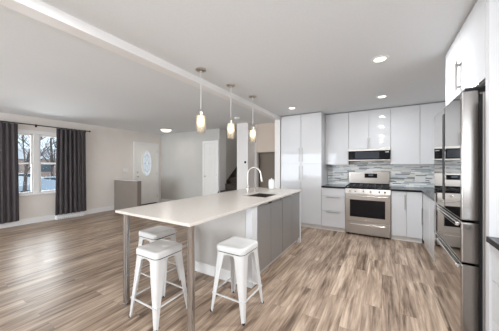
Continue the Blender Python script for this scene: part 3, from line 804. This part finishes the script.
# ------------------------------------------------------------------ stools
def stool(loc, rz, label):
    t = thing('metal_stool', label, 'stool', loc, rz, 'white metal stools at the island')
    H = .615
    b = MB()
    rr = lambda h, r, z: [(x, y, z) for x, y in rounded_rect(h, h, r, 6)]
    b.loft([rr(.148, .045, H - .052), rr(.1535, .045, H - .050), rr(.1535, .045, H - .015), rr(.149, .044, H - .004), rr(.140, .040, H), rr(.120, .036, H - .002), rr(.100, .034, H - .008), rr(.030, .015, H - .010)])
    st_ = b.build('seat', M['white_metal'], t, angle=60)
    b = MB(); b.loft([rr(.147, .044, H - .060), rr(.147, .044, H - .0515)]); b.build('seat_gap', M['black_gap'], st_)
    for sx in (-1, 1):
        for sy in (-1, 1):
            rings = []
            for i in range(9):
                f = i / 8
                z = (H - .059) * (1 - f) + .007 * f
                c = .145 + (.184 - .145) * f
                w = .092 * (1 - f) ** 1.0 + .026 * f
                rad = .032 * (1 - f) + .012 * f
                th = .004 + .006 * f
                # outer L with rounded corner, then inner L back
                outer = [(c, c - w)] + [(c - rad + rad * math.cos(R(a)), c - rad + rad * math.sin(R(a))) for a in (0, 22, 45, 68, 90)] + [(c - w, c)]
                r2 = max(rad - th, .003); ci = c - th
                inner = [(c - w, ci)] + [(ci - r2 + r2 * math.cos(R(a)), ci - r2 + r2 * math.sin(R(a))) for a in (90, 68, 45, 22, 0)] + [(ci, c - w)]
                ring = [(x * sx, y * sy, z) for x, y in outer + inner]
                rings.append(ring)
            b = MB(); b.loft(rings); lg = b.build('leg', M['white_metal'], t, angle=50)
            b = MB(); fx, fy = .176 * sx, .176 * sy
            b.lathe([(.011, 0), (.013, .003), (.013, .012), (.010, .016), (0, .016)], (fx, fy, 0), 14); b.build('rubber_foot', M['rubber'], lg)
    # apron under the seat: arched rails between the legs
    for k in range(4):
        a = k * PI / 2
        def rot(p): return (p[0] * math.cos(a) - p[1] * math.sin(a), p[0] * math.sin(a) + p[1] * math.cos(a), p[2])
        b = MB()
        z1, n = H - .061, 12
        top = [(-.085 + .17 * i / n, 0) for i in range(n + 1)]
        r0 = []; r1 = []
        poly = [(-.085, z1), (.085, z1)] + [(.085 - .17 * i / n, z1 - .012 - .05 * abs(2 * i / n - 1) ** 3) for i in range(n + 1)]
        b.loft([[rot((x, -.1445, z)) for x, z in poly], [rot((x, -.1415, z)) for x, z in poly]]); b.build('apron_rail', M['white_metal'], t)
        z = .175; e = .168
        b = MB(); b.loft([[rot((-e, -e + dy, z + dz)) for dy, dz in ((-.009, -.004), (.003, -.004), (.003, .005), (-.009, .005))], [rot((e, -e + dy, z + dz)) for dy, dz in ((-.009, -.004), (.003, -.004), (.003, .005), (-.009, .005))]])
        b.build('stretcher', M['white_metal'], t)
    return t
s0 = stool((-1.745, 1.34, 0), 0, 'white metal stool at the near end of the island, closest to camera')
dup(s0, (-2.20, 1.66, 0), 0, 'white metal stool on the living room side of the island, behind the nearest stool')
dup(s0, (-1.178, 1.771, 0), 0, 'white metal stool on the kitchen side of the island near the grey doors')

# ------------------------------------------------------------------ outside the window
GZ = -.75
b = MB(); b.box(-70, XL - .6, -40, 60, GZ - .2, GZ); struct(b.build('ground_outside', M['snow']))
def ray(px, dist):
    u = (px - 249.5) / F_PX; th = R(30.63)
    x = dist * (-math.sin(th) + u * math.cos(th)); y = dist * (math.cos(th) + u * math.sin(th))
    return x, y
def tree(loc, h, seed, label):
    rnd = random.Random(seed)
    t = thing('bare_tree', label, 'tree', loc, 0, 'bare trees outside the window')
    tr = MB(); br = MB()
    def grow(p, d, L_, r, lev, mb):
        n = 4; pts = [p]; rs = [r]
        for i in range(n):
            d = (d + Vector((rnd.uniform(-.16, .16), rnd.uniform(-.16, .16), rnd.uniform(-.05, .1)))).normalized()
            p = p + d * (L_ / n); pts.append(p); rs.append(r * (1 - .55 * (i + 1) / n))
        mb.tube(pts, rs, 7 if lev < 2 else 4)
        if lev >= 4: return
        for i in range(4 if lev else 6):
            q = pts[rnd.randint(1 if lev else 2, n)]
            a = rnd.uniform(0, 2 * PI); tilt = rnd.uniform(.45, 1.0)
            nd = (d * math.cos(tilt) + Vector((math.cos(a), math.sin(a), .25)) * math.sin(tilt)).normalized()
            grow(q, nd, L_ * rnd.uniform(.5, .72), r * .42, lev + 1, br)
    grow(Vector((0, 0, 0)), Vector((0, 0, 1)), h * .5, h * .013, 0, tr)
    tr.build('trunk', M['bark'], t); br.build('branches', M['bark'], t)
x, y = ray(25, 11.0); tree((x, y, GZ), 7.0, 3, 'bare tree seen through the left pane of the window')
x, y = ray(50, 16.0); tree((x, y, GZ), 8.0, 8, 'bare tree seen through the right pane above the car')
x, y = ray(36, 24.0); tree((x, y, GZ), 9.0, 11, 'bare tree far outside behind the window mullion')
def car(loc, rz, m, label):
    t = thing('parked_car', label, 'car', loc, rz)
    prof = [(-2.15, .35), (-2.2, .62), (-2.05, .85), (-1.25, .95), (-.55, 1.38), (.75, 1.42), (1.55, 1.0), (2.1, .92), (2.2, .6), (2.15, .32)]
    b = MB(); rings = []
    for (yy, sc) in ((-.85, .93), (-.80, 1.0), (.80, 1.0), (.85, .93)):
        rings.append([(px * (1 if sc == 1 else .99), yy * (1 if pz < 1.0 else .86), pz if sc == 1 else .35 + (pz - .35) * .97) for px, pz in prof])
    b.loft(rings); b.build('body', m, t)
    b = MB(); gl = [(-1.10, 1.0), (-.52, 1.33), (.70, 1.36), (1.35, 1.02)]
    for yy in (-.735, .735): b.loft([[(px, yy - .012, pz) for px, pz in gl], [(px, yy + .012, pz) for px, pz in gl]])
    b.build('side_windows', M['car_glass'], t)
    for wx in (-1.35, 1.35):
        for wy in (-.80, .80):
            b = MB(); b.lathe([(.18, -.1), (.31, -.1), (.33, -.06), (.33, .06), (.31, .1), (.18, .1)], (wx, wy, .33), 20, 'y'); b.build('wheel', M['tyre'], t)
    return t
x, y = ray(57, 14.5); car((x, y, GZ), R(68), M['car_blue'], 'silver blue parked car seen through the right window pane')
x, y = ray(20, 20.0); car((x, y, GZ), R(75), M['car_white'], 'pale parked car seen through the left window pane')
x, y = ray(52, 42.0)
h_ = thing('house', 'brown house across the street seen through the window', 'house', (x, y, GZ), R(60))
b = MB(); b.box(-7, 7, -4, 4, 0, 3.2); b.build('walls', M['brick'], h_)
b = MB(); b.prism([(-4.5, 3.2), (4.5, 3.2), (0, 5.2)], -7.4, 7.4, 'x'); b.build('roof', M['roof'], h_)
for xx in (-4, 0, 4):
    b = MB(); b.box(xx - .7, xx + .7, -4.04, -3.98, 1.0, 2.3); b.build('window', M['car_glass'], h_)
